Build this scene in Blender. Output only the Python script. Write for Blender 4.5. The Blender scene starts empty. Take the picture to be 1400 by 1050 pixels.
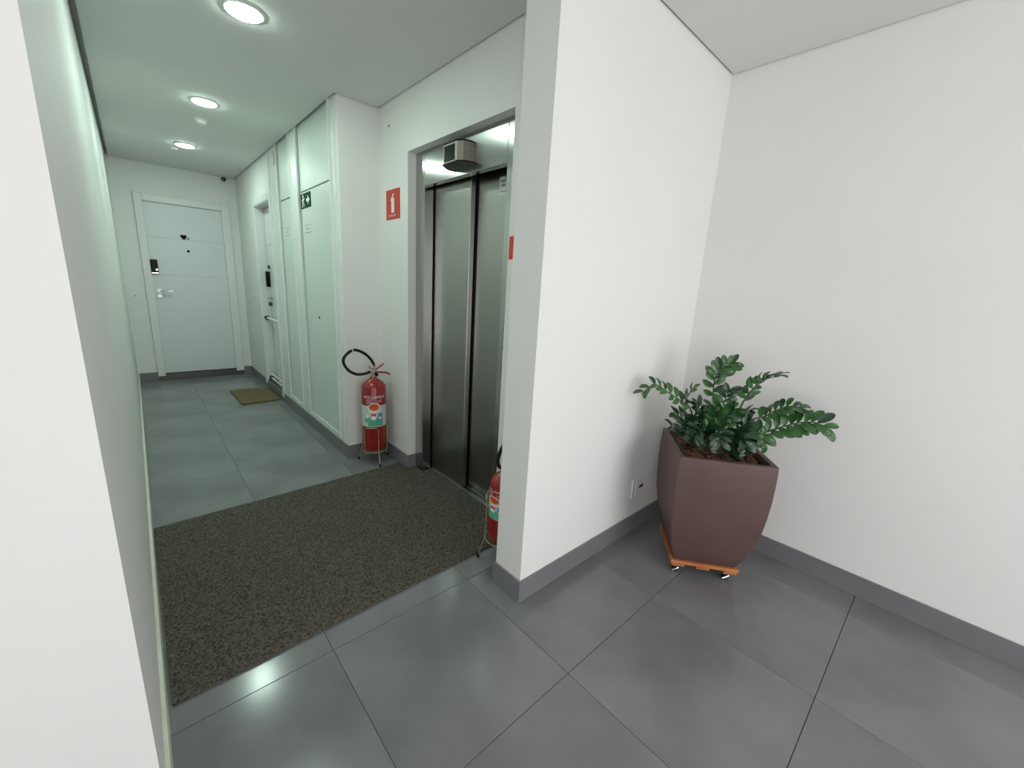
import bpy, bmesh, math, random
from mathutils import Vector, Matrix
random.seed(7)
PI = math.pi
scene = bpy.context.scene
COL = scene.collection

# ------------------------------------------------------------------ camera
yaw, pitch, roll, HC, FPX = -.7485, -.2293, .0587, 1.334, 555.08
fw0 = Vector((-math.sin(yaw), math.cos(yaw), 0)); rt = Vector((math.cos(yaw), math.sin(yaw), 0))
fw = fw0*math.cos(pitch) + Vector((0, 0, math.sin(pitch))); up = rt.cross(fw)
cr = rt*math.cos(roll) + up*math.sin(roll); cu = -rt*math.sin(roll) + up*math.cos(roll)
cam_data = bpy.data.cameras.new('camera')
cam = bpy.data.objects.new('camera', cam_data); COL.objects.link(cam)
mw = Matrix((cr, cu, -fw)).transposed().to_4x4(); mw.translation = Vector((0, 0, HC))
cam.matrix_world = mw
cam_data.sensor_width = 36; cam_data.lens = FPX/1400*36; cam_data.clip_start = .01
scene.camera = cam

# ------------------------------------------------------------------ world, light, exposure
w = bpy.data.worlds.new('world'); scene.world = w; w.use_nodes = True
bg = w.node_tree.nodes['Background']; bg.inputs[0].default_value = (.80, .88, 1, 1); bg.inputs[1].default_value = .6
scene.view_settings.view_transform = 'Standard'; scene.view_settings.look = 'None'
scene.view_settings.gamma = 1; scene.view_settings.use_curve_mapping = False
scene.view_settings.exposure = 0.0

def area_light(name, loc, rot, sx, sy, power, col):
    l = bpy.data.lights.new(name, 'AREA'); l.shape = 'RECTANGLE'; l.size = sx; l.size_y = sy
    l.energy = power; l.color = col
    o = bpy.data.objects.new(name, l); o.location = loc; o.rotation_euler = rot; COL.objects.link(o)
    return o
# daylight coming through the wide opening behind the camera
area_light('daylight', (1.0, -2.75, 1.2), (PI/2, 0, 0), 2.4, 2.2, 56, (1, .985, .975))
# added fill in a made-up opening left of the camera, brightens the alcove wall
area_light('side_fill', (-1.62, -1.50, 1.2), (0, -PI/2, 0), 2.2, 1.7, 36, (1, .985, .975))
LAMP = 165.0

# ------------------------------------------------------------------ materials
def mat(name, col, rough=.5, metal=0., spec=.5, noise=None, bump=None, emit=None, coat=0.):
    m = bpy.data.materials.new(name); m.use_nodes = True
    nt = m.node_tree; b = nt.nodes['Principled BSDF']
    b.inputs['Base Color'].default_value = (*col, 1); b.inputs['Roughness'].default_value = rough
    b.inputs['Metallic'].default_value = metal; b.inputs['Specular IOR Level'].default_value = spec
    b.inputs['Coat Weight'].default_value = coat; b.inputs['Coat Roughness'].default_value = .15
    tc = nt.nodes.new('ShaderNodeTexCoord')
    if noise:                                   # (scale, second colour, detail)
        n = nt.nodes.new('ShaderNodeTexNoise'); n.inputs['Scale'].default_value = noise[0]
        n.inputs['Detail'].default_value = noise[2] if len(noise) > 2 else 4
        nt.links.new(tc.outputs['Object'], n.inputs['Vector'])
        r = nt.nodes.new('ShaderNodeValToRGB'); r.color_ramp.elements[0].position = .35; r.color_ramp.elements[1].position = .65
        r.color_ramp.elements[0].color = (*col, 1); r.color_ramp.elements[1].color = (*noise[1], 1)
        nt.links.new(n.outputs['Fac'], r.inputs['Fac']); nt.links.new(r.outputs['Color'], b.inputs['Base Color'])
    if bump:                                    # (scale, strength, distance)
        n = nt.nodes.new('ShaderNodeTexNoise'); n.inputs['Scale'].default_value = bump[0]; n.inputs['Detail'].default_value = 3
        nt.links.new(tc.outputs['Object'], n.inputs['Vector'])
        bp = nt.nodes.new('ShaderNodeBump'); bp.inputs['Strength'].default_value = bump[1]; bp.inputs['Distance'].default_value = bump[2]
        nt.links.new(n.outputs['Fac'], bp.inputs['Height']); nt.links.new(bp.outputs['Normal'], b.inputs['Normal'])
    if emit:
        b.inputs['Emission Color'].default_value = (*emit[0], 1); b.inputs['Emission Strength'].default_value = emit[1]
    return m

M = {}
M['wall'] = mat('wall_paint', (.80, .795, .775), .62, noise=(1.3, (.775, .77, .75), 3), bump=(220, .12, .0006))
M['ceiling'] = mat('ceiling_paint', (.72, .72, .705), .8)
M['wall_cool'] = M['wall']
M['tile'] = mat('grey_porcelain', (.152, .156, .163), .165, noise=(2.4, (.208, .211, .217), 7), bump=(60, .03, .0004))
M['grout'] = mat('dark_grout', (.055, .055, .056), .9, noise=(30, (.075, .074, .072)))
M['base'] = mat('grey_baseboard_tile', (.165, .165, .175), .38, noise=(3, (.195, .195, .205)))
M['cream'] = mat('cream_skirting', (.72, .72, .62), .5, noise=(6, (.62, .63, .54)))
M['lacquer'] = mat('white_lacquer', (.66, .72, .675), .42, noise=(1.2, (.645, .705, .66)))
M['lacq_frame'] = mat('white_frame_lacquer', (.74, .775, .745), .35, noise=(1.2, (.72, .755, .725)))
M['door'] = mat('white_door_lacquer', (.70, .715, .735), .38, noise=(2, (.68, .695, .715)))
M['casing'] = mat('white_casing', (.76, .765, .75), .4, noise=(2, (.74, .745, .73)))
M['groove'] = mat('shadow_groove', (.10, .11, .10), .8)
M['black'] = mat('black_plastic', (.003, .003, .0035), .3, spec=.12, noise=(20, (.005, .005, .005)))
M['rubber'] = mat('black_rubber', (.006, .006, .007), .5, spec=.25, noise=(40, (.018, .018, .018)))
M['chrome'] = mat('chrome', (.75, .75, .76), .12, 1, noise=(9, (.7, .7, .71)))
M['alu'] = mat('aluminium', (.55, .56, .54), .35, 1, noise=(40, (.5, .51, .49)))
M['darkalu'] = mat('dark_aluminium', (.12, .12, .12), .4, 1, noise=(40, (.16, .16, .16)))
M['white'] = mat('white_plastic', (.78, .78, .76), .35, noise=(5, (.75, .75, .73)))
M['red'] = mat('red_enamel', (.30, .014, .013), .28, noise=(6, (.25, .011, .011)), coat=.25)
M['redlever'] = mat('red_lever', (.36, .02, .022), .4, noise=(9, (.30, .018, .02)))
M['signred'] = mat('sign_red', (.60, .045, .035), .45, noise=(9, (.56, .04, .033)))
M['ink_white'] = mat('print_white', (.85, .83, .78), .45, noise=(15, (.80, .78, .74)))
M['label'] = mat('label_white', (.66, .68, .66), .4, noise=(70, (.50, .54, .52)))
M['lgreen'] = mat('label_green', (.04, .34, .20), .4, noise=(120, (.16, .50, .36)))
M['lblue'] = mat('label_blue', (.05, .16, .42), .4, noise=(110, (.20, .38, .62)))
M['lorange'] = mat('label_orange', (.75, .13, .02), .4, noise=(60, (.60, .06, .02)))
M['lpink'] = mat('label_print_grey', (.50, .30, .30), .45, noise=(130, (.36, .06, .06)))
M['exitgreen'] = mat('exit_green', (.008, .045, .022), .7, spec=.1, noise=(20, (.01, .055, .028)))
M['ink'] = mat('grey_ink', (.16, .20, .20), .6)
M['brass'] = mat('brass_wire', (.50, .42, .28), .38, .7, noise=(40, (.42, .34, .20)))
M['pot'] = mat('brown_planter', (.092, .052, .046), .48, noise=(7, (.106, .062, .055), 6), bump=(160, .12, .0008))
M['soil'] = mat('dark_soil', (.020, .013, .010), .95, noise=(40, (.04, .025, .018)), bump=(60, .8, .01))
M['bark'] = mat('bark_chip', (.075, .035, .018), .8, noise=(30, (.16, .08, .04)))
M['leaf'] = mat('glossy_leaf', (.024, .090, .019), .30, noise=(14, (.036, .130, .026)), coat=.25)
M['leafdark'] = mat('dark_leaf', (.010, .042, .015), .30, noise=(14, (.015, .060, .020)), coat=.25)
M['stem'] = mat('green_stem', (.022, .060, .015), .45, noise=(30, (.05, .09, .03)))
M['wood'] = mat('orange_wood', (.40, .13, .040), .45, noise=(9, (.50, .19, .065), 6))
M['wood2'] = mat('orange_wood_dark', (.34, .11, .035), .5, noise=(9, (.45, .18, .06), 6))
M['beige'] = mat('beige_metal', (.42, .38, .32), .38, .6, noise=(30, (.36, .32, .27)))
M['granite'] = mat('dark_threshold', (.045, .042, .040), .35, noise=(90, (.08, .075, .07)))
M['coir'] = mat('coir', (.135, .092, .042), .95, noise=(90, (.195, .140, .070), 6), bump=(300, .8, .004))
M['lens'] = mat('lamp_lens', (.9, .9, .9), .4, emit=((.76, 1.0, .86), LAMP))

# brushed steel with a vertical grain
def steel(name, col, rough, aniso):
    m = mat(name, col, rough, 1.0); nt = m.node_tree; b = nt.nodes['Principled BSDF']
    b.inputs['Anisotropic'].default_value = aniso
    tg = nt.nodes.new('ShaderNodeTangent'); tg.direction_type = 'RADIAL'; tg.axis = 'Z'
    nt.links.new(tg.outputs[0], b.inputs['Tangent'])
    b.inputs['Anisotropic Rotation'].default_value = ANROT
    tc = nt.nodes.new('ShaderNodeTexCoord'); mp = nt.nodes.new('ShaderNodeMapping')
    mp.inputs['Scale'].default_value = (260, 260, 1.5)
    n = nt.nodes.new('ShaderNodeTexNoise'); n.inputs['Scale'].default_value = 1.0; n.inputs['Detail'].default_value = 2
    nt.links.new(tc.outputs['Object'], mp.inputs[0]); nt.links.new(mp.outputs[0], n.inputs['Vector'])
    r = nt.nodes.new('ShaderNodeMapRange'); r.inputs[3].default_value = rough*.97; r.inputs[4].default_value = rough*1.03
    nt.links.new(n.outputs['Fac'], r.inputs[0]); nt.links.new(r.outputs[0], b.inputs['Roughness'])
    return m
ANROT = 0.0
M['steel'] = steel('brushed_steel', (.46, .46, .445), .19, .85)
M['steel_door'] = steel('brushed_steel_door', (.38, .375, .355), .28, .6)

# coil doormat: looped vinyl, olive-grey with dark gaps and worn middle
def coil_material():
    m = mat('coil_mat', (.06, .055, .045), .85); nt = m.node_tree; b = nt.nodes['Principled BSDF']
    b.inputs['Specular IOR Level'].default_value = .25
    tc = nt.nodes.new('ShaderNodeTexCoord')
    v = nt.nodes.new('ShaderNodeTexVoronoi'); v.inputs['Scale'].default_value = 150
    n = nt.nodes.new('ShaderNodeTexNoise'); n.inputs['Scale'].default_value = 120; n.inputs['Detail'].default_value = 5; n.inputs['Roughness'].default_value = .7
    big = nt.nodes.new('ShaderNodeTexNoise'); big.inputs['Scale'].default_value = 1.6; big.inputs['Detail'].default_value = 3
    for q in (v, n, big): nt.links.new(tc.outputs['Object'], q.inputs['Vector'])
    r = nt.nodes.new('ShaderNodeValToRGB'); e = r.color_ramp.elements
    e[0].position = .36; e[0].color = (.014, .013, .012, 1); e[1].position = .66; e[1].color = (.165, .150, .125, 1)
    k = r.color_ramp.elements.new(.48); k.color = (.078, .072, .062, 1)
    nt.links.new(n.outputs['Fac'], r.inputs['Fac'])
    r2 = nt.nodes.new('ShaderNodeValToRGB'); r2.color_ramp.elements[0].position = .35; r2.color_ramp.elements[1].position = .65
    r2.color_ramp.elements[0].color = (1.03, .97, 1.0, 1); r2.color_ramp.elements[1].color = (.97, .96, .80, 1)
    nt.links.new(big.outputs['Fac'], r2.inputs['Fac'])
    mx = nt.nodes.new('ShaderNodeMix'); mx.data_type = 'RGBA'; mx.blend_type = 'MULTIPLY'; mx.inputs[0].default_value = 1
    nt.links.new(r.outputs['Color'], mx.inputs[6]); nt.links.new(r2.outputs['Color'], mx.inputs[7])
    nt.links.new(mx.outputs[2], b.inputs['Base Color'])
    bp = nt.nodes.new('ShaderNodeBump'); bp.inputs['Strength'].default_value = .7; bp.inputs['Distance'].default_value = .004
    nt.links.new(n.outputs['Fac'], bp.inputs['Height']); nt.links.new(bp.outputs['Normal'], b.inputs['Normal'])
    return m
M['coil'] = coil_material()

# ------------------------------------------------------------------ helpers
BASE = {}                                            # object name -> world offset of its origin (translation only)
def thing(name, label, cat, loc=(0, 0, 0), rz=0., group=None):
    o = bpy.data.objects.new(name, None); COL.objects.link(o); o.empty_display_size = .1
    o.location = loc; o.rotation_euler = (0, 0, rz); o['label'] = label; o['category'] = cat
    if group: o['group'] = group
    BASE[o.name] = Vector(loc) if rz == 0 else Vector((0, 0, 0))
    return o
def obj(name, bm, m, parent=None, kind=None, label=None, smooth=False):
    me = bpy.data.meshes.new(name)
    if parent is not None:
        off = BASE.get(parent.name, Vector((0, 0, 0)))
        bmesh.ops.translate(bm, verts=bm.verts, vec=-off)
    if smooth:
        for f in bm.faces: f.smooth = True
    bm.to_mesh(me); bm.free(); me.materials.append(m)
    if smooth:
        try: me.set_sharp_from_angle(angle=math.radians(38))
        except Exception: pass
    o = bpy.data.objects.new(name, me); COL.objects.link(o)
    if parent is not None:
        o.parent = parent; BASE[o.name] = BASE.get(parent.name, Vector((0, 0, 0)))
    else: BASE[o.name] = Vector((0, 0, 0))
    if kind: o['kind'] = kind
    if label: o['label'] = label
    return o
def tag(o, label, cat, group=None):
    o['label'] = label; o['category'] = cat
    if group: o['group'] = group
    return o
def bx(bm, x0, x1, y0, y1, z0, z1, bev=0., seg=1):
    r = bmesh.ops.create_cube(bm, size=1)
    for v in r['verts']:
        v.co = Vector((x0+(v.co.x+.5)*(x1-x0), y0+(v.co.y+.5)*(y1-y0), z0+(v.co.z+.5)*(z1-z0)))
    if bev:
        es = list({e for v in r['verts'] for e in v.link_edges})
        bmesh.ops.bevel(bm, geom=es, offset=bev, segments=seg, affect='EDGES', profile=.6)
    return bm
def box(*a, **k): return bx(bmesh.new(), *a, **k)
def prism(bm, pts, z0, z1):
    lo = [bm.verts.new((x, y, z0)) for x, y in pts]; hi = [bm.verts.new((x, y, z1)) for x, y in pts]
    n = len(pts); bm.faces.new(hi); bm.faces.new(lo[::-1])
    for i in range(n): bm.faces.new((lo[i], lo[(i+1) % n], hi[(i+1) % n], hi[i]))
    bmesh.ops.recalc_face_normals(bm, faces=bm.faces)
    return bm
def lathe(bm, prof, c, seg=32, cap=True, axis='Z'):
    rings = []
    for r, z in prof:
        ring = []
        for i in range(seg):
            a = 2*PI*i/seg; p = (r*math.cos(a), r*math.sin(a), z)
            if axis == 'X': p = (z, p[0], p[1])
            if axis == 'Y': p = (p[0], z, p[1])
            ring.append(bm.verts.new(Vector(p)+Vector(c)))
        rings.append(ring)
    for a, b in zip(rings, rings[1:]):
        for i in range(seg): bm.faces.new((a[i], a[(i+1) % seg], b[(i+1) % seg], b[i]))
    if cap: bm.faces.new(rings[0][::-1]); bm.faces.new(rings[-1])
    bmesh.ops.recalc_face_normals(bm, faces=bm.faces)
    return bm
def catmull(pts, n=6):
    P = [Vector(p) for p in pts]; P = [2*P[0]-P[1]]+P+[2*P[-1]-P[-2]]; out = []
    for i in range(1, len(P)-2):
        for k in range(n):
            t = k/n; a, b, c, d = P[i-1:i+3]
            out.append(.5*((2*b)+(c-a)*t+(2*a-5*b+4*c-d)*t*t+(3*b-a-3*c+d)*t**3))
    out.append(P[-2]); return out
def tube(bm, pts, r, seg=8, closed=False, r1=None):
    P = [Vector(p) for p in pts]; n = len(P); rings = []
    for i, p in enumerate(P):
        if closed: t = P[(i+1) % n]-P[i-1]
        else: t = P[min(i+1, n-1)]-P[max(i-1, 0)]
        t.normalize()
        a = Vector((0, 0, 1)) if abs(t.z) < .9 else Vector((1, 0, 0))
        if i == 0: u = t.cross(a).normalized()
        else: u = (u-t*u.dot(t)).normalized()
        v = t.cross(u); rr = r if r1 is None else r+(r1-r)*i/(n-1)
        rings.append([bm.verts.new(p+(u*math.cos(2*PI*k/seg)+v*math.sin(2*PI*k/seg))*rr) for k in range(seg)])
    prs = list(zip(rings, rings[1:])) + ([(rings[-1], rings[0])] if closed else [])
    for a, b in prs:
        for k in range(seg): bm.faces.new((a[k], a[(k+1) % seg], b[(k+1) % seg], b[k]))
    if not closed: bm.faces.new(rings[0][::-1]); bm.faces.new(rings[-1])
    bmesh.ops.recalc_face_normals(bm, faces=bm.faces)
    return bm
def text_polys(body, size):
    cu_ = bpy.data.curves.new('t', 'FONT'); cu_.body = body; cu_.size = size; cu_.align_x = 'CENTER'; cu_.resolution_u = 3
    o = bpy.data.objects.new('t', cu_); COL.objects.link(o)
    dg = bpy.context.evaluated_depsgraph_get(); me = bpy.data.meshes.new_from_object(o.evaluated_get(dg))
    vs = [(v.co.x, v.co.y) for v in me.vertices]; fs = [tuple(p.vertices) for p in me.polygons]
    bpy.data.objects.remove(o); bpy.data.curves.remove(cu_); bpy.data.meshes.remove(me)
    return vs, fs
def plane_map(polys, fn):
    """2-D polygons [(verts, faces)] put on a surface by fn(s, t) -> point"""
    bm = bmesh.new()
    for vs, fs in polys:
        V = [bm.verts.new(fn(*p)) for p in vs]
        for f in fs:
            try: bm.faces.new([V[i] for i in f])
            except ValueError: pass
    return bm
def grid(s0, s1, t0, t1, n=1, m=1):
    vs = [(s0+(s1-s0)*i/n, t0+(t1-t0)*j/m) for j in range(m+1) for i in range(n+1)]
    fs = [(j*(n+1)+i, j*(n+1)+i+1, (j+1)*(n+1)+i+1, (j+1)*(n+1)+i) for j in range(m) for i in range(n)]
    return vs, fs
def disc2(cx, cy, rx, ry=None, n=20, a0=0, a1=2*PI):
    ry = ry or rx; vs = [(cx, cy)]+[(cx+rx*math.cos(a0+(a1-a0)*i/n), cy+ry*math.sin(a0+(a1-a0)*i/n)) for i in range(n+1)]
    return vs, [(0, i, i+1) for i in range(1, n+1)]
def poly2(*pts): return list(pts), [tuple(range(len(pts)))]

# ------------------------------------------------------------------ measures of the place
XL, XC, XE, XF, XA = -.078, 1.080, 1.356, 1.100, 2.400      # left wall, closet wall, lift wall, partition end, alcove wall
YF, YP, Y1, Y2 = 6.46, 2.947, 1.060, 1.222                  # far wall, pier face, partition front and back
H, TOP, BH = 2.468, 2.72, .102
LY0, LY1, LZ = 1.543, 2.537, 2.130                          # lift opening

# ------------------------------------------------------------------ structure
bm = bmesh.new(); prism(bm, [(XL, 1.0), (XL, YF+.15), (XL-.18, YF+.15), (XL-.18, 1.16), (-1.65, 1.16), (-1.65, 1.0)], 0, TOP)
obj('wall_left', bm, M['wall'], kind='structure')
bm = bmesh.new(); bx(bm, -1.65, -1.5, -2.75, -2.35, 0, TOP); bx(bm, -1.65, -1.5, -.6, 1.0, 0, TOP); bx(bm, -1.65, -1.5, -2.35, -.6, 2.32, TOP)
obj('wall_lobby', bm, M['wall'], kind='structure')  # side opening is made up, lets the added fill light in
# far wall with the flat door opening
FD0, FD1, FDZ = .155, .918, 2.075
bm = bmesh.new(); bx(bm, XL, FD0, YF, YF+.15, 0, TOP); bx(bm, FD1, XC, YF, YF+.15, 0, TOP)
bx(bm, FD0, FD1, YF, YF+.15, FDZ, TOP); bx(bm, FD0, FD1, YF+.12, YF+.15, 0, FDZ)
obj('wall_far', bm, M['wall'], kind='structure')
# right corridor wall: opening of the side door, shallow niche behind the service closet
SD0, SD1, SDZ = 4.80, 5.49, 2.06
CL0, CL1 = 3.01, 4.735
bm = bmesh.new()
bx(bm, XC, 1.28, SD1, YF+.15, 0, TOP); bx(bm, XC, 1.28, CL1, SD0, 0, TOP); bx(bm, XC, 1.28, SD0, SD1, SDZ, TOP)
bx(bm, 1.25, 1.28, SD0, SD1, 0, SDZ); bx(bm, 1.13, 1.28, CL0, CL1, 0, TOP); bx(bm, XC, 1.13, CL0, CL1, 0, BH)
bx(bm, XC, 1.28, YP, CL0, 0, TOP)
obj('wall_right', bm, M['wall'], kind='structure')
bm = bmesh.new()
bx(bm, 1.28, 1.51, YP, YP+.2, 0, TOP); bx(bm, XE, 1.51, LY1, YP, 0, TOP); bx(bm, XE, 1.51, Y2, LY0, 0, TOP)
bx(bm, XE, 1.51, LY0, LY1, LZ, TOP); bx(bm, 1.66, 1.72, Y2, YP, 0, TOP)
bx(bm, 1.51, 1.66, YP-.05, YP, 0, TOP); bx(bm, 1.51, 1.66, Y2, Y2+.05, 0, TOP)
obj('wall_elevator', bm, M['wall'], kind='structure')
obj('wall_partition', box(XF, XA, Y1, Y2, 0, TOP), M['wall'], kind='structure')
obj('wall_alcove', box(XA, XA+.15, -2.75, Y2, 0, TOP), M['wall'], kind='structure')
WX0, WX1, WZ = -.25, 2.25, 2.32                             # wide opening behind the camera
bm = bmesh.new(); bx(bm, -1.65, WX0, -2.75, -2.6, 0, TOP); bx(bm, WX1, XA+.15, -2.75, -2.6, 0, TOP); bx(bm, WX0, WX1, -2.75, -2.6, WZ, TOP)
obj('wall_rear', bm, M['wall'], kind='structure')

# ceiling board with a shadow gap along the walls, slab above
cp = [(XL+.026, YF-.002), (XL+.026, 1.0-.012), (-1.5+.01, 1.0-.012), (-1.49, -2.59), (XA-.008, -2.59), (XA-.008, Y1-.010),
      (XF-.012, Y1-.010), (XF-.012, Y2+.010), (XE-.008, Y2+.010), (XE-.008, YP-.008), (XC-.016, YP-.008), (XC-.016, YF-.002)]
ceil = obj('ceiling', prism(bmesh.new(), cp, H, H+.03), M['ceiling'], kind='structure')
obj('ceiling_slab', box(-1.65, 2.55, -2.75, 6.61, 2.530, TOP+.1), M['wall'], ceil)

# floor: bed plus every tile on its own
floor = obj('floor', box(-1.65, XA+.15, -2.75, 6.61, -.10, -.004), M['grout'], kind='structure')
PX, PY, JX, JY = .6065, .6153, .3965, .0785
tiles = {}
def in_view_floor(x0, x1, y0, y1):
    if y1 <= 1.0: return x1 > -1.5 and x0 < XA and y1 > -2.6
    return x1 > XL and x0 < (1.51 if y0 < 2.95 else XC) or (x0 < XA and y0 < Y1)
for i in range(-4, 5):
    for j in range(-5, 12):
        x0, x1, y0, y1 = JX+i*PX, JX+(i+1)*PX, JY+j*PY, JY+(j+1)*PY
        if not in_view_floor(x0, x1, y0, y1): continue
        x0, x1, y0, y1 = max(x0, -1.6), min(x1, XA+.1), max(y0, -2.7), min(y1, YF+.1)
        if y0 >= 1.0: x0 = max(x0, XL-.12); x1 = min(x1, 1.60)
        key = (round(x1-x0, 3), round(y1-y0, 3))
        cx_, cy_ = (x0+x1)/2, (y0+y1)/2
        if key not in tiles:
            g = .00095; hx, hy = key[0]/2-g, key[1]/2-g
            b_ = box(-hx, hx, -hy, hy, -.010, 0, bev=.0008); me = bpy.data.meshes.new('tile'); b_.to_mesh(me); b_.free()
            me.materials.append(M['tile']); tiles[key] = me
        o = bpy.data.objects.new('tile', tiles[key]); o.location = (cx_, cy_, random.uniform(-.0004, 0)); COL.objects.link(o); o.parent = floor

# baseboards (t = thickness, in front of the wall planes)
t = .010
def base(side, pieces, m='base'):
    bm = bmesh.new()
    for p in pieces: bx(bm, *p, bev=.001)
    obj('baseboard_'+side, bm, M[m], kind='structure')
base('left', [(XL, XL+.011, 1.0, YF, 0, .098)], 'cream')
base('lobby', [(-1.5, XL-.001, 1.0-t, 1.0, 0, BH), (-1.5, -1.5+t, -.6, 1.0-t, 0, BH)])
base('far', [(XL+.011, .103, YF-t, YF, 0, BH), (.985, XC-t, YF-t, YF, 0, BH)])
base('right', [(XC-t, XC, YP, YF, 0, BH)])
base('pier', [(XC-t, XE-t, YP-t, YP, 0, BH)])
base('elevator', [(XE-t, XE, LY1, YP-t, 0, BH), (XE-t, 1.414, LY1-t, LY1, 0, BH), (XE-t, XE, Y2+t, LY0, 0, BH)])
base('partition', [(XF-t, XF, Y1-t, Y2+t, 0, BH), (XF, XA-t, Y1-t, Y1, 0, BH), (XF, XE-t, Y2, Y2+t, 0, BH)])
base('alcove', [(XA-t, XA, -2.6, Y1-t, 0, BH)])

# ------------------------------------------------------------------ far flat door
d = obj('door_1', (lambda bm: (bx(bm, .170, .903, YF+.012, YF+.052, .083, 2.062, bev=.002), bm)[1])(bmesh.new()), M['groove'], kind='structure')
zs = [.083, .455, .850, 1.262, 1.683, 2.062]
for a, b in zip(zs, zs[1:]):
    obj('panel', box(.170, .903, YF+.006, YF+.016, a+.0006, b-.0006, bev=.0010), M['door'], d)
bm = bmesh.new()
bx(bm, .108, .170, YF-.018, YF+.002, BH*.5, 2.145, bev=.004); bx(bm, .903, .982, YF-.018, YF+.002, BH*.5, 2.145, bev=.004)
bx(bm, .170, .903, YF-.018, YF+.002, 2.068, 2.145, bev=.004)
bx(bm, .155, .1685, YF, YF+.06, .06, 2.075); bx(bm, .9045, .918, YF, YF+.06, .06, 2.075); bx(bm, .1685, .9045, YF, YF+.06, 2.064, 2.075)
bx(bm, .100, .114, YF-.026, YF-.016, BH*.5, 2.153, bev=.002); bx(bm, .976, .990, YF-.026, YF-.016, BH*.5, 2.153, bev=.002)
bx(bm, .114, .976, YF-.026, YF-.016, 2.139, 2.153, bev=.002)
obj('casing', bm, M['casing'], d)
obj('threshold', box(.103, .985, YF-.014, YF+.06, 0, .078, bev=.002), M['granite'], d)
hd = obj('handle', lathe(lathe(bmesh.new(), [(.026, -.006), (.026, 0)], (.222, YF, 1.075), 20, axis='Y'), [(.010, -.05), (.010, 0)], (.222, YF, 1.075), 12, axis='Y'), M['alu'], d, smooth=True)
obj('lever', tube(bmesh.new(), [(.222, YF-.045, 1.075), (.25, YF-.05, 1.076), (.335, YF-.048, 1.078)], .009, 10), M['chrome'], hd, smooth=True)
obj('lock_rosette', lathe(bmesh.new(), [(.024, -.010), (.026, -.002), (.026, .01)], (.217, YF, 1.016), 20, axis='Y'), M['alu'], d, smooth=True)
lk = obj('smart_lock', box(.168, .234, YF-.022, YF+.008, 1.272, 1.432, bev=.006, seg=2), M['black'], d)
obj('lock_trim', box(.170, .232, YF-.026, YF-.015, 1.272, 1.288, bev=.003), M['chrome'], lk)
obj('lock_button', lathe(bmesh.new(), [(.010, -.028), (.010, -.015)], (.220, YF, 1.318), 14, axis='Y'), M['chrome'], lk)
obj('peephole', lathe(bmesh.new(), [(.012, -.002), (.015, .004), (.015, .012)], (.536, YF, 1.555), 16, axis='Y'), M['black'], d)
orn = bmesh.new(); lathe(orn, [(.017, -.004), (.019, .01)], (.493, YF, 1.722), 14, axis='Y'); lathe(orn, [(.017, -.004), (.019, .01)], (.519, YF, 1.722), 14, axis='Y'); lathe(orn, [(.018, -.004), (.020, .01)], (.506, YF, 1.704), 14, axis='Y')
obj('ornament', orn, M['black'], d)
obj('ornament', lathe(bmesh.new(), [(.012, -.003), (.013, .01)], (.549, YF, 1.700), 12, axis='Y'), M['ink'], d)

# ------------------------------------------------------------------ side door deep in its reveal
XD = 1.165
d2 = obj('door_2', box(XD+.010, XD+.045, SD0+.02, SD1-.014, .105, SDZ-.02), M['groove'], kind='structure')
for a, b in zip([.105, .46, .86, 1.26, 1.66], [.46, .86, 1.26, 1.66, SDZ-.02]):
    obj('panel', box(XD, XD+.012, SD0+.02, SD1-.020, a+.002, b-.002, bev=.001), M['door'], d2)
bm = bmesh.new()
bx(bm, XC-.015, XC+.002, SD1-.004, SD1+.068, .06, SDZ+.062, bev=.003); bx(bm, XC-.015, XC+.002, SD0-.058, SD0+.004, .06, SDZ+.062, bev=.003)
bx(bm, XC-.015, XC+.002, SD0+.004, SD1-.004, SDZ-.004, SDZ+.062, bev=.003)
bx(bm, XC-.010, XD+.05, SD1-.010, SD1, .08, SDZ); bx(bm, XC-.010, XD+.05, SD0, SD0+.010, .08, SDZ); bx(bm, XC-.010, XD+.05, SD0+.01, SD1-.01, SDZ-.010, SDZ)
obj('casing', bm, M['casing'], d2)
obj('threshold', box(XC-.002, XD+.05, SD0, SD1, BH, BH+.004), M['granite'], d2)
obj('pull_handle', box(XD-.045, XD-.005, 5.395, 5.425, 1.20, 1.37, bev=.006, seg=2), M['black'], d2)
kh = obj('handle', lathe(bmesh.new(), [(.022, -.01), (.022, 0)], (XD, 5.40, 1.075), 16, axis='X'), M['alu'], d2, smooth=True)
obj('lever', tube(bmesh.new(), [(XD-.004, 5.40, 1.075), (XD-.045, 5.40, 1.075), (XD-.048, 5.30, 1.072)], .008, 8), M['alu'], kh, smooth=True)
obj('key', box(XD-.04, XD, 5.397, 5.403, .985, 1.03, bev=.001), M['darkalu'], d2)
obj('door_bolt', box(XD-.02, XD, 5.385, 5.415, 1.40, 1.44, bev=.003), M['darkalu'], d2)

# white safety gate in the lower half of the side doorway
g = thing('baby_gate', 'white tubular baby gate across the lower half of the side doorway', 'gate', (1.112, 5.14, .09))
obj('rail', tube(bmesh.new(), [(1.112, SD0+.03, .845), (1.112, SD1-.04, .845)], .012, 10), M['white'], g, smooth=True)
for z in (.128, .175): obj('rail', tube(bmesh.new(), [(1.112, SD0+.03, z), (1.112, SD1-.04, z)], .011, 10), M['white'], g, smooth=True)
for y in (5.06, 4.86): obj('upright', box(1.101, 1.123, y-.011, y+.011, .106, .852, bev=.003), M['white'], g)
for z in (.845, .128):
    for ya, yb in ((SD1-.040, SD1-.0105), (SD0+.0105, SD0+.032)):
        obj('bumper', tube(bmesh.new(), [(1.112, ya, z), (1.112, yb, z)], .024, 14), M['rubber'], g, label='black rubber bumper')

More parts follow.
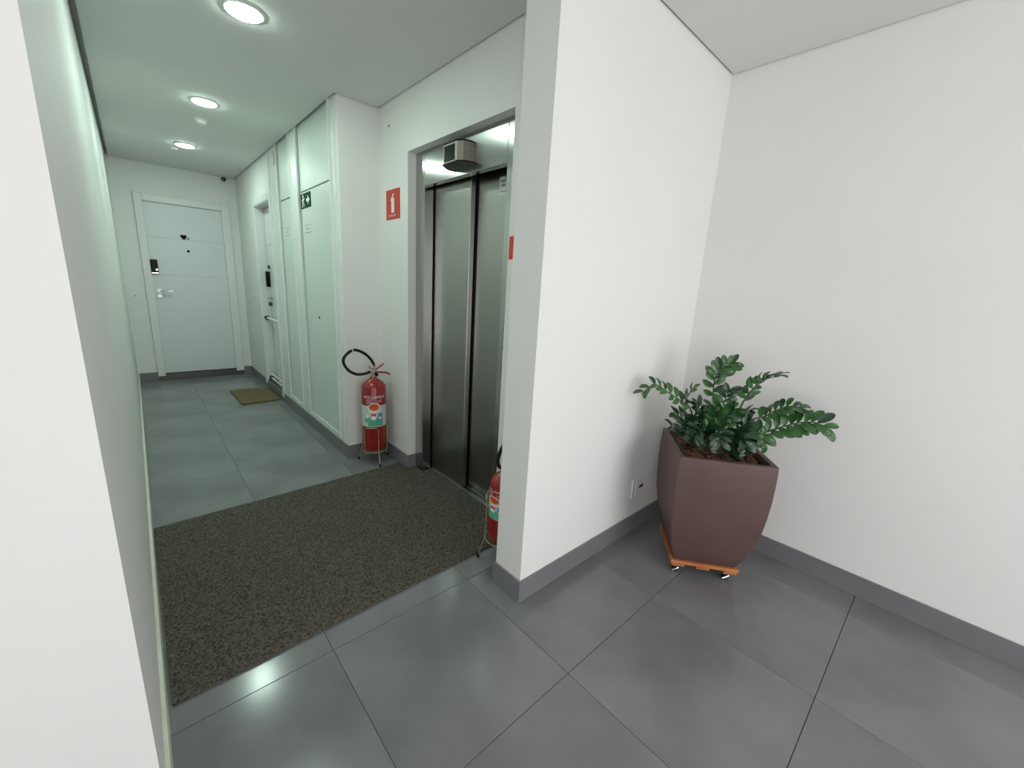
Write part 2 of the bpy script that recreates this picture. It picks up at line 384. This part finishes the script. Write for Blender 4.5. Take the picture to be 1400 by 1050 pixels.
# ------------------------------------------------------------------ service closet (two doors, panels above, raised beads)
c = thing('service_closet', 'pale green-white built-in closet front with tall flush doors beside the fire extinguisher', 'closet', (XC, 3.87, BH))
x0 = XC-.006; PF = XC+.008                                 # frame front, panel front
P1a, P1b, P2a, P2b = 4.035, 4.455, 3.085, 3.835            # the two door fields
fr = bmesh.new()
for ya, yb in ((P1b, CL1), (P2b, P1a), (CL0, P2a)): bx(fr, x0, XC+.045, ya, yb, BH+.002, 2.60)
bx(fr, x0, XC+.045, P1a, P1b, BH+.002, .142); bx(fr, x0, XC+.045, P2a, P2b, BH+.002, .142)
obj('frame', fr, M['lacq_frame'], c)
for ya, yb in ((P1a, P1b), (P2a, P2b)):
    obj('door', box(PF, XC+.03, ya+.006, yb-.006, .148, 1.992, bev=.0015), M['lacquer'], c)
    obj('upper_panel', box(PF, XC+.03, ya+.006, yb-.006, 2.002, 2.60, bev=.0015), M['lacquer'], c)
    for yy in (ya, yb):
        obj('bead', box(x0-.010, x0+.004, yy-.009, yy+.009, BH+.03, 2.60, bev=.004, seg=2), M['casing'], c)
obj('bead', box(x0-.010, x0+.004, CL1-.012, CL1+.004, BH+.004, 2.60, bev=.004, seg=2), M['casing'], c)
obj('seam_shadow_gap', box(XC+.012, XC+.02, P1a+.006, P2b-.006+.0 if False else P1b-.006, 1.992, 2.002), M['groove'], c)
obj('keyhole', lathe(bmesh.new(), [(.010, -.004), (.012, 0), (.012, .005)], (PF, 3.510, 1.020), 14, axis='X'), M['black'], c)
obj('hinge', box(x0-.012, x0+.0, 4.462, 4.480, 2.30, 2.42, bev=.002), M['darkalu'], c)

def on_xwall(x):                                            # signs on a wall whose face looks to -X: s to the right as seen
    return lambda cy, cz: (lambda s, tt, d=0.: Vector((x-d, cy-s, cz+tt)))
# exit sign on the tall door
cy, cz, SW, SH = 3.698, 1.925, .250, .112
s = obj('exit_sign', box(PF-.003, PF-.0002, cy-SW/2, cy+SW/2, cz-SH/2, cz+SH/2, bev=.001), M['exitgreen'])
tag(s, 'dark green emergency exit sign with white running figure and arrow on the closet door', 'sign'); s.location = (0, 0, 0)
F = on_xwall(PF-.0034)(cy, cz)
runner = [disc2(-.064, .034, .014, .013), poly2((-.082, .016), (-.060, .022), (-.048, .006), (-.062, -.012), (-.078, -.006)),
          poly2((-.060, .020), (-.038, .014), (-.026, .022), (-.024, .014), (-.038, .004), (-.056, .008)),
          poly2((-.080, .016), (-.098, .004), (-.094, -.002), (-.074, .008)),
          poly2((-.076, -.006), (-.062, -.012), (-.086, -.046), (-.098, -.044)), poly2((-.070, -.008), (-.058, -.008), (-.036, -.022), (-.040, -.046), (-.050, -.046), (-.050, -.026))]
obj('figure', plane_map(runner, F), M['ink_white'], s)
obj('arrow', plane_map([poly2((.014, .011), (.056, .011), (.056, -.011), (.014, -.011)), poly2((.046, .036), (.100, 0), (.046, -.036), (.056, 0))], F), M['ink_white'], s)

def small_label(cy, cz, w_, h_, text, label):
    o = obj('paper_label', box(PF-.0018, PF-.0002, cy-w_/2, cy+w_/2, cz-h_/2, cz+h_/2), M['lacq_frame'])
    tag(o, label, 'label'); F = on_xwall(PF-.0021)(cy, cz); e = .004
    obj('border', plane_map([poly2((-w_/2, h_/2), (w_/2, h_/2), (w_/2, h_/2-e), (-w_/2, h_/2-e)), poly2((-w_/2, -h_/2), (w_/2, -h_/2), (w_/2, -h_/2+e), (-w_/2, -h_/2+e))], F), M['ink'], o)
    tp = text_polys(text, h_*.62); tp = ([(a, b-h_*.2) for a, b in tp[0]], tp[1])
    obj('lettering', plane_map([tp], F), M['ink'], o)
small_label(4.275, 1.722, .15, .062, 'GÁS', 'small pale label with grey print on the narrow closet door')
small_label(3.680, 1.712, .17, .060, 'ÁGUA', 'small pale label with grey print on the wide closet door under the exit sign')

# ------------------------------------------------------------------ elevator
XJ = 1.413
e = thing('elevator', 'brushed steel elevator entrance with two sliding door panels', 'elevator', (1.50, 2.04, 0))
obj('jamb', box(XJ, 1.478, 2.428, LY1-.002, 0, LZ-.003, bev=.002), M['steel'], e)
obj('jamb', box(XJ, 1.478, LY0+.002, 1.648, 0, LZ-.003, bev=.002), M['steel'], e)
obj('header', box(XJ, 1.455, 1.6495, 2.4265, 1.930, LZ-.003, bev=.002), M['steel'], e)
obj('door_panel', box(1.488, 1.524, 2.040, 2.50, .012, 2.06, bev=.003), M['steel_door'], e)
obj('door_panel', box(1.534, 1.568, 1.60, 2.075, .012, 2.06, bev=.003), M['steel_door'], e)
obj('seam_shade', box(1.490, 1.497, 2.428, 2.436, .012, 1.99), M['black'], e)  # black strip stands in for the shade in the jamb gap
obj('seam_shade', box(1.527, 1.533, 2.030, 2.044, .012, 1.99), M['black'], e)  # same, shade of the gap between the two panels
obj('door_track', box(1.500, 1.60, 1.60, 2.50, 2.062, 2.11), M['darkalu'], e)
obj('light_blocker', box(1.575, 1.60, 1.56, 2.52, 0, 2.13), M['black'], e)  # unseen black cover added behind the doors to stop stray light
sl = obj('sill', box(1.474, 1.575, 1.62, 2.47, 0, .006, bev=.001), M['darkalu'], e)
for xx in (1.476, 1.492, 1.528): obj('sill_rib', box(xx, xx+.007, 1.65, 2.42, .006, .0105), M['alu'], sl)
# floor indicator: body with a faceted front, dark screen
ind = bmesh.new(); prism(ind, [(XJ, 1.925), (XJ, 2.135), (1.385, 2.128), (1.333, 2.092), (1.333, 1.962), (1.352, 1.934), (1.385, 1.925)], 1.977, 2.072)
ib = obj('floor_indicator', ind, M['beige'], e)
obj('screen', box(1.330, 1.334, 1.985, 2.083, 1.985, 2.063, bev=.002), M['black'], ib)
cap = bmesh.new(); prism(cap, [(XJ, 1.910), (XJ, 2.150), (1.380, 2.140), (1.328, 2.096), (1.328, 1.958), (1.348, 1.926), (1.380, 1.912)], 1.971, 1.9768)
obj('lower_cap', cap, M['black'], ib)
cap = bmesh.new(); prism(cap, [(XJ, 1.918), (XJ, 2.142), (1.382, 2.134), (1.331, 2.094), (1.331, 1.960), (1.350, 1.930), (1.382, 1.918)], 2.0722, 2.077)
obj('upper_cap', cap, M['black'], ib)
cpn = obj('call_plate', box(XJ-.006, XJ, 1.563, 1.612, .895, 1.135, bev=.005, seg=2), M['steel'], e)
obj('call_button', lathe(bmesh.new(), [(.010, -.006), (.012, -.002), (.012, .001)], (XJ-.006, 1.590, 1.028), 16, axis='X'), M['black'], cpn)
st = obj('notice_sticker', box(1.5325, 1.534, 1.775, 1.843, 1.828, 1.918), M['label'], e, label='small torn notice sticker')
F = on_xwall(1.5322)(1.809, 1.873)
obj('print', plane_map([grid(-.025, .02, .018, .028), grid(-.012, .012, -.004, .008), grid(-.025, .024, -.032, -.026), disc2(.022, .036, .007)], F), M['ink'], st)

# ------------------------------------------------------------------ fire extinguisher signs
def fire_sign(cy, cz, w_, h_, label):
    o = obj('extinguisher_sign', box(XE-.003, XE-.0002, cy-w_/2, cy+w_/2, cz-h_/2, cz+h_/2, bev=.0008), M['signred'])
    tag(o, label, 'sign', None); F = on_xwall(XE-.0034)(cy, cz)
    k = h_/.19
    body = [poly2((-.021*k, -.052*k), (.021*k, -.052*k), (.021*k, .030*k), (.014*k, .042*k), (-.014*k, .042*k), (-.021*k, .030*k)),
            poly2((-.006*k, .042*k), (.006*k, .042*k), (.006*k, .052*k), (-.006*k, .052*k)),
            poly2((-.008*k, .052*k), (.020*k, .060*k), (.018*k, .068*k), (-.010*k, .060*k)),
            poly2((-.008*k, .050*k), (-.024*k, .040*k), (-.032*k, .024*k), (-.027*k, .022*k), (-.020*k, .034*k), (-.006*k, .044*k))]
    obj('pictogram', plane_map(body, F), M['ink_white'], o)
    tp = text_polys('EXTINTOR', .021*k); tp = ([(a-.010*k, b-.078*k) for a, b in tp[0]], tp[1])
    obj('lettering', plane_map([tp], F), M['ink_white'], o)
    return o
fire_sign(2.739, 1.843, .198, .190, 'red square sign with white extinguisher pictogram left of the elevator')
fire_sign(1.440, 1.525, .190, .105, 'red sign edge showing between the elevator jamb and the white partition')

# ------------------------------------------------------------------ fire extinguishers and their wire stands
def wrap(cx, cy, r, a0, zc): return lambda s, tt: Vector((cx+r*math.cos(a0+s/.088), cy+r*math.sin(a0+s/.088), zc+tt))
def extinguisher(cx, cy, a0, label, zb=.108, hose=None, z_top=.645, levdir=(1, 0), R_=.086):
    t_ = thing('fire_extinguisher', label, 'extinguisher', (cx, cy, zb), group='red fire extinguishers by the elevator')
    ks = (z_top-zb)/.537; zz = lambda z: zb+(z-.108)*ks
    prof = [(.070, zb), (R_-.004, zb+.004), (R_, zb+.014), (R_, z_top-.060), (R_-.005, z_top-.047), (.062, z_top-.026), (.036, z_top-.006), (.024, z_top+.004), (.020, z_top+.012)]
    obj('cylinder', lathe(bmesh.new(), prof, (cx, cy, 0), 48), M['red'], t_, smooth=True)
    lab = obj('label', plane_map([grid(-.150, .125, 0, .160*ks, 36, 1)], wrap(cx, cy, R_+.0006, a0, zz(.298))), M['label'], t_, smooth=True)
    W = lambda dr, z: wrap(cx, cy, R_+dr, a0, z)
    pr = lambda nm, polys, z, m, dr=.0012: obj(nm, plane_map([([(a_, b_*ks) for a_, b_ in v_], f_) for v_, f_ in polys], W(dr, zz(z))), M[m], lab)
    pr('green_print', [grid(-.048, .062, 0, .068, 14, 1), grid(-.075, -.048, .03, .085, 4, 1)], .303, 'lgreen')
    pr('blue_print', [grid(.026, .060, 0, .040, 6, 1)], .362, 'lblue', .0018)
    pr('red_print', [grid(-.022, .012, .018, .040, 6, 1)], .358, 'signred', .0018)
    pr('white_print', [disc2(-.006, .010, .018, .016), disc2(-.055, .020, .014, .016), disc2(.040, .008, .010, .010)], .358, 'ink_white', .0024)
    pr('white_print', [disc2(0, 0, .046, .036, 28)], .444, 'ink_white', .0016)
    pr('orange_print', [disc2(-.002, .004, .034, .026, 28)], .444, 'lorange', .0024)
    pr('grey_print', [grid(-.058, -.008, -.012, .026, 8, 1), grid(.012, .055, 0, .018, 8, 1)], .482, 'lpink', .0010)
    vs, fs = text_polys('MOCLAMON', .029); pr('lettering', [([(a*.98, b) for a, b in vs], fs)], .512, 'ink_white', .0012)
    vz = z_top+.010
    obj('valve', lathe(bmesh.new(), [(.020, vz), (.020, vz+.012), (.012, vz+.016), (.012, vz+.030), (.018, vz+.034), (.018, vz+.060), (.010, vz+.066)], (cx, cy, 0), 16), M['beige'], t_, smooth=True)
    obj('gauge', lathe(bmesh.new(), [(.014, 0), (.014, .010)], (cx+.018*levdir[0], cy+.018*levdir[1]-.012, vz+.016), 14, axis='Y'), M['black'], t_)
    L = Vector((levdir[0], levdir[1], 0)); C_ = Vector((cx, cy, vz)); Z = Vector((0, 0, 1))
    bm = bmesh.new(); tube(bm, [C_-L*.018+Z*.046, C_+L*.012+Z*.052, C_+L*.040+Z*.068, C_+L*.074+Z*.094], .006, 8)
    obj('upper_lever', bm, M['redlever'], t_, smooth=True)
    bm = bmesh.new(); tube(bm, [C_-L*.02+Z*.036, C_+L*.03+Z*.034, C_+L*.085+Z*.028, C_+L*.112+Z*.018, C_+L*.118+Z*.008], .007, 8)
    bx(bm, cx-.016, cx+.016, cy-.012, cy+.012, vz+.030, vz+.058, bev=.004)
    obj('lower_handle', bm, M['redlever'], t_, smooth=True)
    obj('pin', tube(bmesh.new(), [C_-L*.005+Z*.04, C_-L*.030+Z*.082], .0035, 6), M['redlever'], t_, smooth=True)
    if hose:
        pts = catmull(hose, 8)
        h_ = obj('hose', tube(bmesh.new(), pts[2:-2], .0098, 12), M['rubber'], t_, smooth=True)
        obj('hose_coupling', tube(bmesh.new(), pts[:3], .0085, 12), M['white'], h_, smooth=True, label='pale hose coupling')
        obj('nozzle', tube(bmesh.new(), [pts[-3], pts[-1], pts[-1]+(pts[-1]-pts[-2])], .0095, 12), M['beige'], h_, smooth=True)
        k = len(pts)*5//8
        obj('hose_band', tube(bmesh.new(), [pts[k], pts[k]+(pts[k+1]-pts[k]).normalized()*.006], .0106, 12), M['white'], h_)
    return t_
def stand(cx, cy, angs, label, zb=.10, z1=.292):
    t_ = thing('extinguisher_stand', label, 'stand', (cx, cy, 0), group='wire tripod stands under the extinguishers')
    Rr = .0935; ring = lambda z: [(cx+Rr*math.cos(2*PI*i/32), cy+Rr*math.sin(2*PI*i/32), z) for i in range(32)]
    obj('ring', tube(bmesh.new(), ring(zb), .0032, 6, closed=True), M['brass'], t_, smooth=True)
    for a in angs:
        p = lambda r, aa, z: (cx+r*math.cos(aa), cy+r*math.sin(aa), z)
        top = [p(Rr+.002, a+.02*0+k*.22, z1 if 0 < k < 5 else z1-.012) for k in range(-0, 6)]
        top = [p(Rr+.002, a-k*.22, z1 if 0 < k < 5 else z1-.014) for k in range(6)]
        path = [p(.128, a, .010), p(.118, a, .05), p(Rr+.004, a, zb+.01), p(Rr+.002, a, .2)]+top+[p(Rr+.002, a-1.1, .2), p(Rr+.001, a-1.1, zb)]
        lg = obj('leg', tube(bmesh.new(), path, .0032, 6), M['brass'], t_, smooth=True)
        obj('foot_cap', lathe(bmesh.new(), [(.006, 0), (.008, .004), (.007, .018), (.004, .022)], p(.129, a, 0), 10), M['rubber'], lg, smooth=True)
    return t_
E1 = (1.218, 2.798)
hz = [(1.200, 2.790, .702), (1.159, 2.78, .690), (1.084, 2.76, .694), (1.018, 2.75, .735), (.990, 2.75, .798), (1.018, 2.75, .845), (1.075, 2.76, .866), (1.147, 2.77, .834), (1.196, 2.78, .786), (1.224, 2.79, .738)]
extinguisher(*E1, math.atan2(-E1[1], -E1[0])+.03, 'red fire extinguisher in full view with looped black hose beside the closet', hose=hz, levdir=(.98, -.2))
stand(*E1, [math.radians(a) for a in (262.8, 131, 19)], 'brass wire tripod stand under the extinguisher beside the closet')
E2 = (1.258, 1.352)
h2 = [(1.262, 1.340, .702), (1.262, 1.362, .672), (1.250, 1.400, .650), (1.246, 1.412, .690), (1.262, 1.395, .760), (1.290, 1.350, .800), (1.315, 1.300, .800), (1.300, 1.310, .76), (1.275, 1.338, .738)]
extinguisher(*E2, math.atan2(-E2[1], -E2[0])-.75, 'red fire extinguisher half hidden behind the white partition', z_top=.462, R_=.082, hose=[(a_, b_, c_-.183) for a_, b_, c_ in h2], levdir=(.3, -.95))
stand(*E2, [math.radians(a) for a in (154, 274, 34)], 'brass wire tripod stand half hidden behind the white partition', z1=.33)

# ------------------------------------------------------------------ mats
mp = [(-.056, 1.412), (1.335, 1.436), (1.340, 1.560), (1.404, 1.560), (1.404, 1.660), (1.470, 1.660), (1.470, 2.415), (1.404, 2.415), (1.404, 2.515), (1.336, 2.515), (1.336, 2.640), (-.064, 2.612)]
bm = prism(bmesh.new(), mp, 0, .011)
tag(obj('entrance_mat', bm, M['coil']), 'large speckled grey-brown coil mat spread on the floor in front of the elevator', 'mat')
bm = prism(bmesh.new(), [(.683, 5.500), (.695, 4.848), (1.064, 4.868), (1.060, 5.480)], 0, .016)
bmesh.ops.bevel(bm, geom=[e_ for e_ in bm.edges], offset=.003, segments=1, affect='EDGES')
tag(obj('door_mat', bm, M['coir']), 'small tan coir doormat before the side door in the corridor', 'mat')

# ------------------------------------------------------------------ ceiling things
def downlight(x, y, label):
    t_ = thing('downlight', label, 'ceiling light', (x, y, H), group='round recessed downlights along the corridor ceiling')
    obj('trim_ring', lathe(bmesh.new(), [(.071, -.0005), (.072, -.006), (.080, -.005), (.086, -.0005)], (x, y, H), 36), M['white'], t_, smooth=True)
    obj('lens', lathe(bmesh.new(), [(.070, -.0065), (.068, -.009)], (x, y, H), 36), M['lens'], t_)
downlight(.499, 2.430, 'bright round downlight nearest the elevator, largest at the top edge')
downlight(.500, 3.822, 'middle bright round downlight just in front of the smoke detector')
downlight(.500, 5.215, 'bright round downlight farthest down the corridor, near the flat door')
sd = thing('smoke_detector', 'small white smoke detector on the ceiling behind the middle downlight', 'detector', (.522, 4.25, H))
obj('detector_base', lathe(bmesh.new(), [(.045, -.0005), (.047, -.010), (.044, -.014)], (.522, 4.25, H), 24), M['white'], sd, smooth=True)
obj('detector_dome', lathe(bmesh.new(), [(.038, -.0141), (.034, -.032), (.020, -.040)], (.522, 4.25, H), 24), M['white'], sd, smooth=True)
tag(obj('ceiling_sensor', lathe(bmesh.new(), [(.028, -.0005), (.029, -.008), (.018, -.016)], (.435, 5.43, H), 20), M['white'], smooth=True), 'tiny white round sensor on the ceiling beside the farthest downlight', 'sensor')
cm = thing('dome_camera', 'small black security camera in the far ceiling corner above the flat door', 'camera', (.952, YF, H-.042))
obj('mount', lathe(bmesh.new(), [(.026, -.020), (.036, -.012), (.036, -.0005)], (.952, YF, H-.042), 20, axis='Y'), M['white'], cm, smooth=True)
obj('arm', tube(bmesh.new(), [(.952, YF-.018, H-.042), (.952, 6.40, H-.037)], .008, 8), M['white'], cm, smooth=True)
sp = bmesh.new(); bmesh.ops.create_icosphere(sp, subdivisions=3, radius=.025, matrix=Matrix.Translation((.952, 6.385, H-.036)))
ob = obj('camera_ball', sp, M['black'], cm, smooth=True)
obj('camera_lens', lathe(bmesh.new(), [(.012, -.006), (.010, 0)], (.944, 6.362, H-.042), 14, axis='Y'), M['darkalu'], ob)

# ------------------------------------------------------------------ switches and outlet
def plate_y(name, cx, cz, w_, h_, y, label, cat):           # on a wall facing -Y
    t_ = thing(name, label, cat, (cx, y, cz-h_/2))
    obj('plate', box(cx-w_/2, cx+w_/2, y-.008, y-.0003, cz-h_/2, cz+h_/2, bev=.003, seg=2), M['white'], t_); return t_
s1 = plate_y('light_switch', -.008, .995, .075, .115, YF, 'white light switch plate on the far wall left of the flat door', 'switch')
obj('rocker', box(-.018, .002, YF-.012, YF-.007, .980, 1.012, bev=.002), M['white'], s1)
obj('indicator', box(-.006, .006, YF-.0125, YF-.0085, 1.014, 1.022), M['ink'], s1)
s2 = thing('bell_push', 'small white bell plate on the corridor wall left of the side door', 'switch', (XC, 5.80, .99))
obj('plate', box(XC-.008, XC-.0003, 5.762, 5.838, .99, 1.105, bev=.003, seg=2), M['white'], s2)
obj('button', box(XC-.012, XC-.007, 5.812, 5.826, 1.045, 1.062, bev=.002), M['black'], s2)
so = plate_y('wall_outlet', 2.008, .277, .125, .120, Y1, 'white wall plate with dark red socket low on the wall left of the planter', 'outlet')
obj('plate_inset', box(1.978, 2.066, Y1-.0105, Y1-.0075, .228, .326, bev=.001), M['white'], so)
obj('socket', box(2.012, 2.054, Y1-.013, Y1-.0100, .268, .286, bev=.002), mat('dark_red_socket', (.10, .012, .012), .4, noise=(30, (.14, .02, .02))), so)

# screw hole above the sign
tag(obj('wall_plug', lathe(bmesh.new(), [(.006, -.003), (.006, .001)], (XE, 2.788, 2.328), 10, axis='X'), M['black']), 'tiny dark wall plug high on the wall above the red extinguisher sign', 'plug')

# ------------------------------------------------------------------ dolly and planter (turned together about the pot centre)
PCX, PCY, PRZ = 2.043, .700, math.radians(-52.5)
dl = thing('plant_dolly', 'orange wooden slatted dolly on casters under the brown planter', 'dolly', (PCX, PCY, 0), PRZ)
for k in range(4):
    y0 = -.160+k*.0815
    obj('board', box(-.158, .158, y0, y0+.0755, .058, .074, bev=.002), M['wood'], dl)
for xx in (-.152, -.034, .092): obj('batten', box(xx, xx+.062, -.152, .152, .040, .0578, bev=.002), M['wood2'], dl)
for xx, yy in ((-.128, -.128), (.108, -.128), (-.128, .118), (.108, .118)):
    cs = obj('caster', box(xx-.017, xx+.017, yy-.012, yy+.016, .028, .0398, bev=.003), M['chrome'], dl)
    obj('wheel', lathe(bmesh.new(), [(.012, -.011), (.017, -.009), (.017, .009), (.012, .011)], (xx, yy, .0172), 20, axis='X'), M['black'], cs, smooth=True)
    obj('fork', tube(bmesh.new(), [(xx-.014, yy-.019, .012), (xx, yy-.020, .020), (xx+.014, yy-.018, .030)], .0035, 6), M['chrome'], cs, smooth=True)

pp = thing('potted_plant', 'glossy green zamioculcas in a tall square tapered brown planter', 'plant', (PCX, PCY, .0745), PRZ)
Z0, ZT = .0745, .636
BASE[pp.name] = Vector((0, 0, Z0))
def rsq(hw, r, z, n=4):                                     # rounded square loop, anticlockwise
    out = []
    for cx_, cy_, a0 in ((hw-r, hw-r, 0), (-hw+r, hw-r, PI/2), (-hw+r, -hw+r, PI), (hw-r, -hw+r, 1.5*PI)):
        for i in range(n+1):
            a = a0+PI/2*i/n; out.append(Vector((cx_+r*math.cos(a), cy_+r*math.sin(a), z)))
    return out
prof = [(0, .143), (.02, .150), (.08, .163), (.16, .176), (.27, .190), (.40, .202), (.55, .209), (.70, .2125), (.85, .213), (.97, .2115), (1, .2100)]
bm = bmesh.new(); loops = []
for q, hw in prof: loops.append(rsq(hw, .012, Z0+(ZT-Z0)*q))
loops += [rsq(.1875, .010, ZT), rsq(.186, .010, ZT-.004), rsq(.184, .010, ZT-.07)]
V = [[bm.verts.new(p) for p in lp] for lp in loops]
for a, b in zip(V, V[1:]):
    for i in range(len(a)): bm.faces.new((a[i], a[(i+1) % len(a)], b[(i+1) % len(a)], b[i]))
bm.faces.new(V[0][::-1]); bm.faces.new(V[-1])
obj('planter', bm, M['pot'], pp, smooth=True)
bm = bmesh.new(); NS = 22; SZ = ZT-.048
vs = [[bm.verts.new((-.184+.368*i/NS, -.184+.368*j/NS, SZ+.012*random.random()+.02*math.exp(-((i-11)**2+(j-11)**2)/40))) for i in range(NS+1)] for j in range(NS+1)]
for j in range(NS):
    for i in range(NS): bm.faces.new((vs[j][i], vs[j][i+1], vs[j+1][i+1], vs[j+1][i]))
obj('soil', bm, M['soil'], pp)
bm = bmesh.new()
for k in range(330):
    x_, y_ = random.uniform(-.172, .172), random.uniform(-.172, .172)
    mt = Matrix.Translation((x_, y_, SZ+.018+.01*random.random()))@Matrix.Rotation(random.random()*6.3, 4, 'Z')@Matrix.Rotation(random.uniform(-.5, .5), 4, 'X')@Matrix.Diagonal((random.uniform(.014, .036), random.uniform(.008, .018), random.uniform(.004, .008), 1))
    bmesh.ops.create_cube(bm, size=1, matrix=mt)
o = obj('bark_chips', bm, M['bark'], pp, kind='stuff')

# stems in world coordinates, brought into the planter's frame
inv = (Matrix.Translation((PCX, PCY, 0))@Matrix.Rotation(PRZ, 4, 'Z')).inverted()
loc = lambda p: inv@Vector(p)
def leaf_mesh(m):
    me = bpy.data.meshes.new('leaflet'); bm = bmesh.new(); N = 6
    prof = [(0, .0), (.08, .15), (.28, .38), (.55, .47), (.78, .41), (.93, .23), (1, 0)]
    L, C_, R_ = [], [], []
    for x_, w_ in prof:
        z = .12*math.sin(x_*PI)-.10*x_*x_
        C_.append(bm.verts.new((x_, 0, z-.05*(w_ > 0))))
        if w_: L.append(bm.verts.new((x_, w_*.5, z+.03))); R_.append(bm.verts.new((x_, -w_*.5, z+.03)))
        else: L.append(C_[-1]); R_.append(C_[-1])
    for i in range(len(prof)-1):
        for S_, flip in ((L, 0), (R_, 1)):
            f = [C_[i], C_[i+1], S_[i+1], S_[i]]; f = [v for k, v in enumerate(f) if v not in f[:k]]
            if flip: f.reverse()
            if len(f) > 2: bm.faces.new(f)
    for f in bm.faces: f.smooth = True
    bm.to_mesh(me); bm.free(); me.materials.append(m); return me
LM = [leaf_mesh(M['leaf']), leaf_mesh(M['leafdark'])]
nleaf = 0
def stem(pts, nl, size=.07, dark=0, start=.28, side=None, r=.0045):
    global nleaf
    path = catmull([loc(p) for p in pts], 6)
    s_ = obj('stem', tube(bmesh.new(), [p.copy() for p in path], r, 6, r1=.0018), M['stem'], pp, smooth=True)
    n = len(path)-1
    for k in range(nl):
        for sd_ in (1, -1):
            f = start+(1-start)*(k+.35*(sd_ > 0))/nl; f = min(f, .995); i = min(int(f*n), n-1)
            p = path[i].lerp(path[i+1], f*n-i); tg = (path[min(i+1, n)]-path[max(i-1, 0)]).normalized()
            up_ = Vector((0, 0, 1)) if side is None else (inv.to_3x3()@Vector(side)).normalized()
            lat = tg.cross(up_)
            if lat.length < .1: lat = Vector((1, 0, 0))
            lat.normalize(); nrm = lat.cross(tg).normalized()
            ang = math.radians(random.uniform(48, 66)*(1-.45*max(0, f-.7)/.3))
            dr = tg*math.cos(ang)+lat*sd_*math.sin(ang)+nrm*random.uniform(-.05, .30); dr.normalize()
            nn = (nrm-dr*nrm.dot(dr)).normalized(); nn = (nn+dr.cross(nn)*random.uniform(-.35, .35)).normalized(); yy = nn.cross(dr)
            L_ = size*random.uniform(.85, 1.12)*(1-.25*abs(f-.6))
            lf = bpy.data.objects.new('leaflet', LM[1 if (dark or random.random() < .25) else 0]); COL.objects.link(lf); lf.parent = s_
            m3 = Matrix((dr, yy, nn)).transposed().to_4x4()@Matrix.Diagonal((L_, L_*random.uniform(.95, 1.15), L_, 1))
            m3.translation = p-Vector((0, 0, Z0)); lf.matrix_local = m3; nleaf += 1
    tg = (path[-1]-path[-2]).normalized()
    return s_
VD = (-.80, -.33, .50)                                      # rough direction to the viewer's side of the crown: fronds that show their face
stem([(2.02, .766, .609), (1.973, .812, .798), (1.93, .843, .842), (1.87, .896, .889), (1.822, .944, .921), (1.776, .984, .870)], 9, .062, 0, .30, side=(-.5, -.2, .85))
stem([(2.034, .726, .60), (2.031, .736, .816), (2.027, .748, .961), (2.033, .728, 1.022), (2.051, .677, 1.060)], 9, .062, 0, .36, side=(-.6, -.35, .3))
stem([(2.02, .766, .60), (1.99, .845, .76), (1.985, .85, .85), (2.001, .823, .920)], 5, .055, 0, .40, side=(-.4, .4, .8))
stem([(2.057, .66, .60), (2.068, .628, .838), (2.074, .61, .903), (2.083, .583, .965), (2.093, .555, 1.0), (2.11, .506, 1.020)], 8, .074, 0, .34, side=(.25, -.1, 1))
stem([(2.062, .646, .60), (2.085, .575, .700), (2.106, .507, .757), (2.124, .446, .799), (2.140, .394, .828), (2.157, .345, .838), (2.170, .300, .820)], 10, .074, 0, .26, side=VD)
stem([(2.059, .654, .60), (2.082, .587, .780), (2.101, .531, .825), (2.114, .493, .862), (2.131, .445, .892), (2.148, .400, .885)], 8, .062, 0, .34, side=(-.5, -.1, .85))
stem([(2.046, .69, .60), (2.02, .690, .75), (2.024, .688, .86), (2.038, .676, .930)], 6, .066, 0, .35, side=VD)
stem([(2.067, .631, .60), (2.060, .590, .72), (2.085, .545, .745), (2.115, .500, .690)], 6, .062, 0, .40, side=VD)
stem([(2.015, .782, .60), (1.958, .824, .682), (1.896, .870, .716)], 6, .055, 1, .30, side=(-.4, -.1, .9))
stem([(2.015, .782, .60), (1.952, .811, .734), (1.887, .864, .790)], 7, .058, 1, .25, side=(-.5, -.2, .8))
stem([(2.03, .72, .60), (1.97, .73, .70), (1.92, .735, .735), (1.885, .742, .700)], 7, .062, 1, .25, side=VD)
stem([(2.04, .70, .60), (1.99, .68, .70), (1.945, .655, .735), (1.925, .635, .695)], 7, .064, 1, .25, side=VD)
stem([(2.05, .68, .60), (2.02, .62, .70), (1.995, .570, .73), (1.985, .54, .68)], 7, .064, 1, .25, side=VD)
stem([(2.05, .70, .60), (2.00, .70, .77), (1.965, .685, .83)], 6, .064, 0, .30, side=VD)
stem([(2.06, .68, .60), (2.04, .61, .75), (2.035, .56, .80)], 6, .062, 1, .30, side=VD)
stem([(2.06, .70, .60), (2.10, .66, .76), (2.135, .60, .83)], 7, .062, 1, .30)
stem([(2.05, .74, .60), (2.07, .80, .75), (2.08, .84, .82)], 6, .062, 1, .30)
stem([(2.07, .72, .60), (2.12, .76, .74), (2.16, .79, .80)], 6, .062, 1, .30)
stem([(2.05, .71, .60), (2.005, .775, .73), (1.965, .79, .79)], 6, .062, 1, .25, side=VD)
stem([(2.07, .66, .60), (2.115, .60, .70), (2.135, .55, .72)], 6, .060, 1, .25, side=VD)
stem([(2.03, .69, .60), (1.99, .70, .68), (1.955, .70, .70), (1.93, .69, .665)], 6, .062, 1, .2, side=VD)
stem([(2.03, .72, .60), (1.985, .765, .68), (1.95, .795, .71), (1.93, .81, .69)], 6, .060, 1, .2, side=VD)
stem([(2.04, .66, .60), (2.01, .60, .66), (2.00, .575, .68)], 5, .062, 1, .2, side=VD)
stem([(2.04, .70, .60), (2.00, .65, .80), (1.985, .62, .86)], 6, .062, 0, .35, side=VD)
print('leaflets', nleaf)
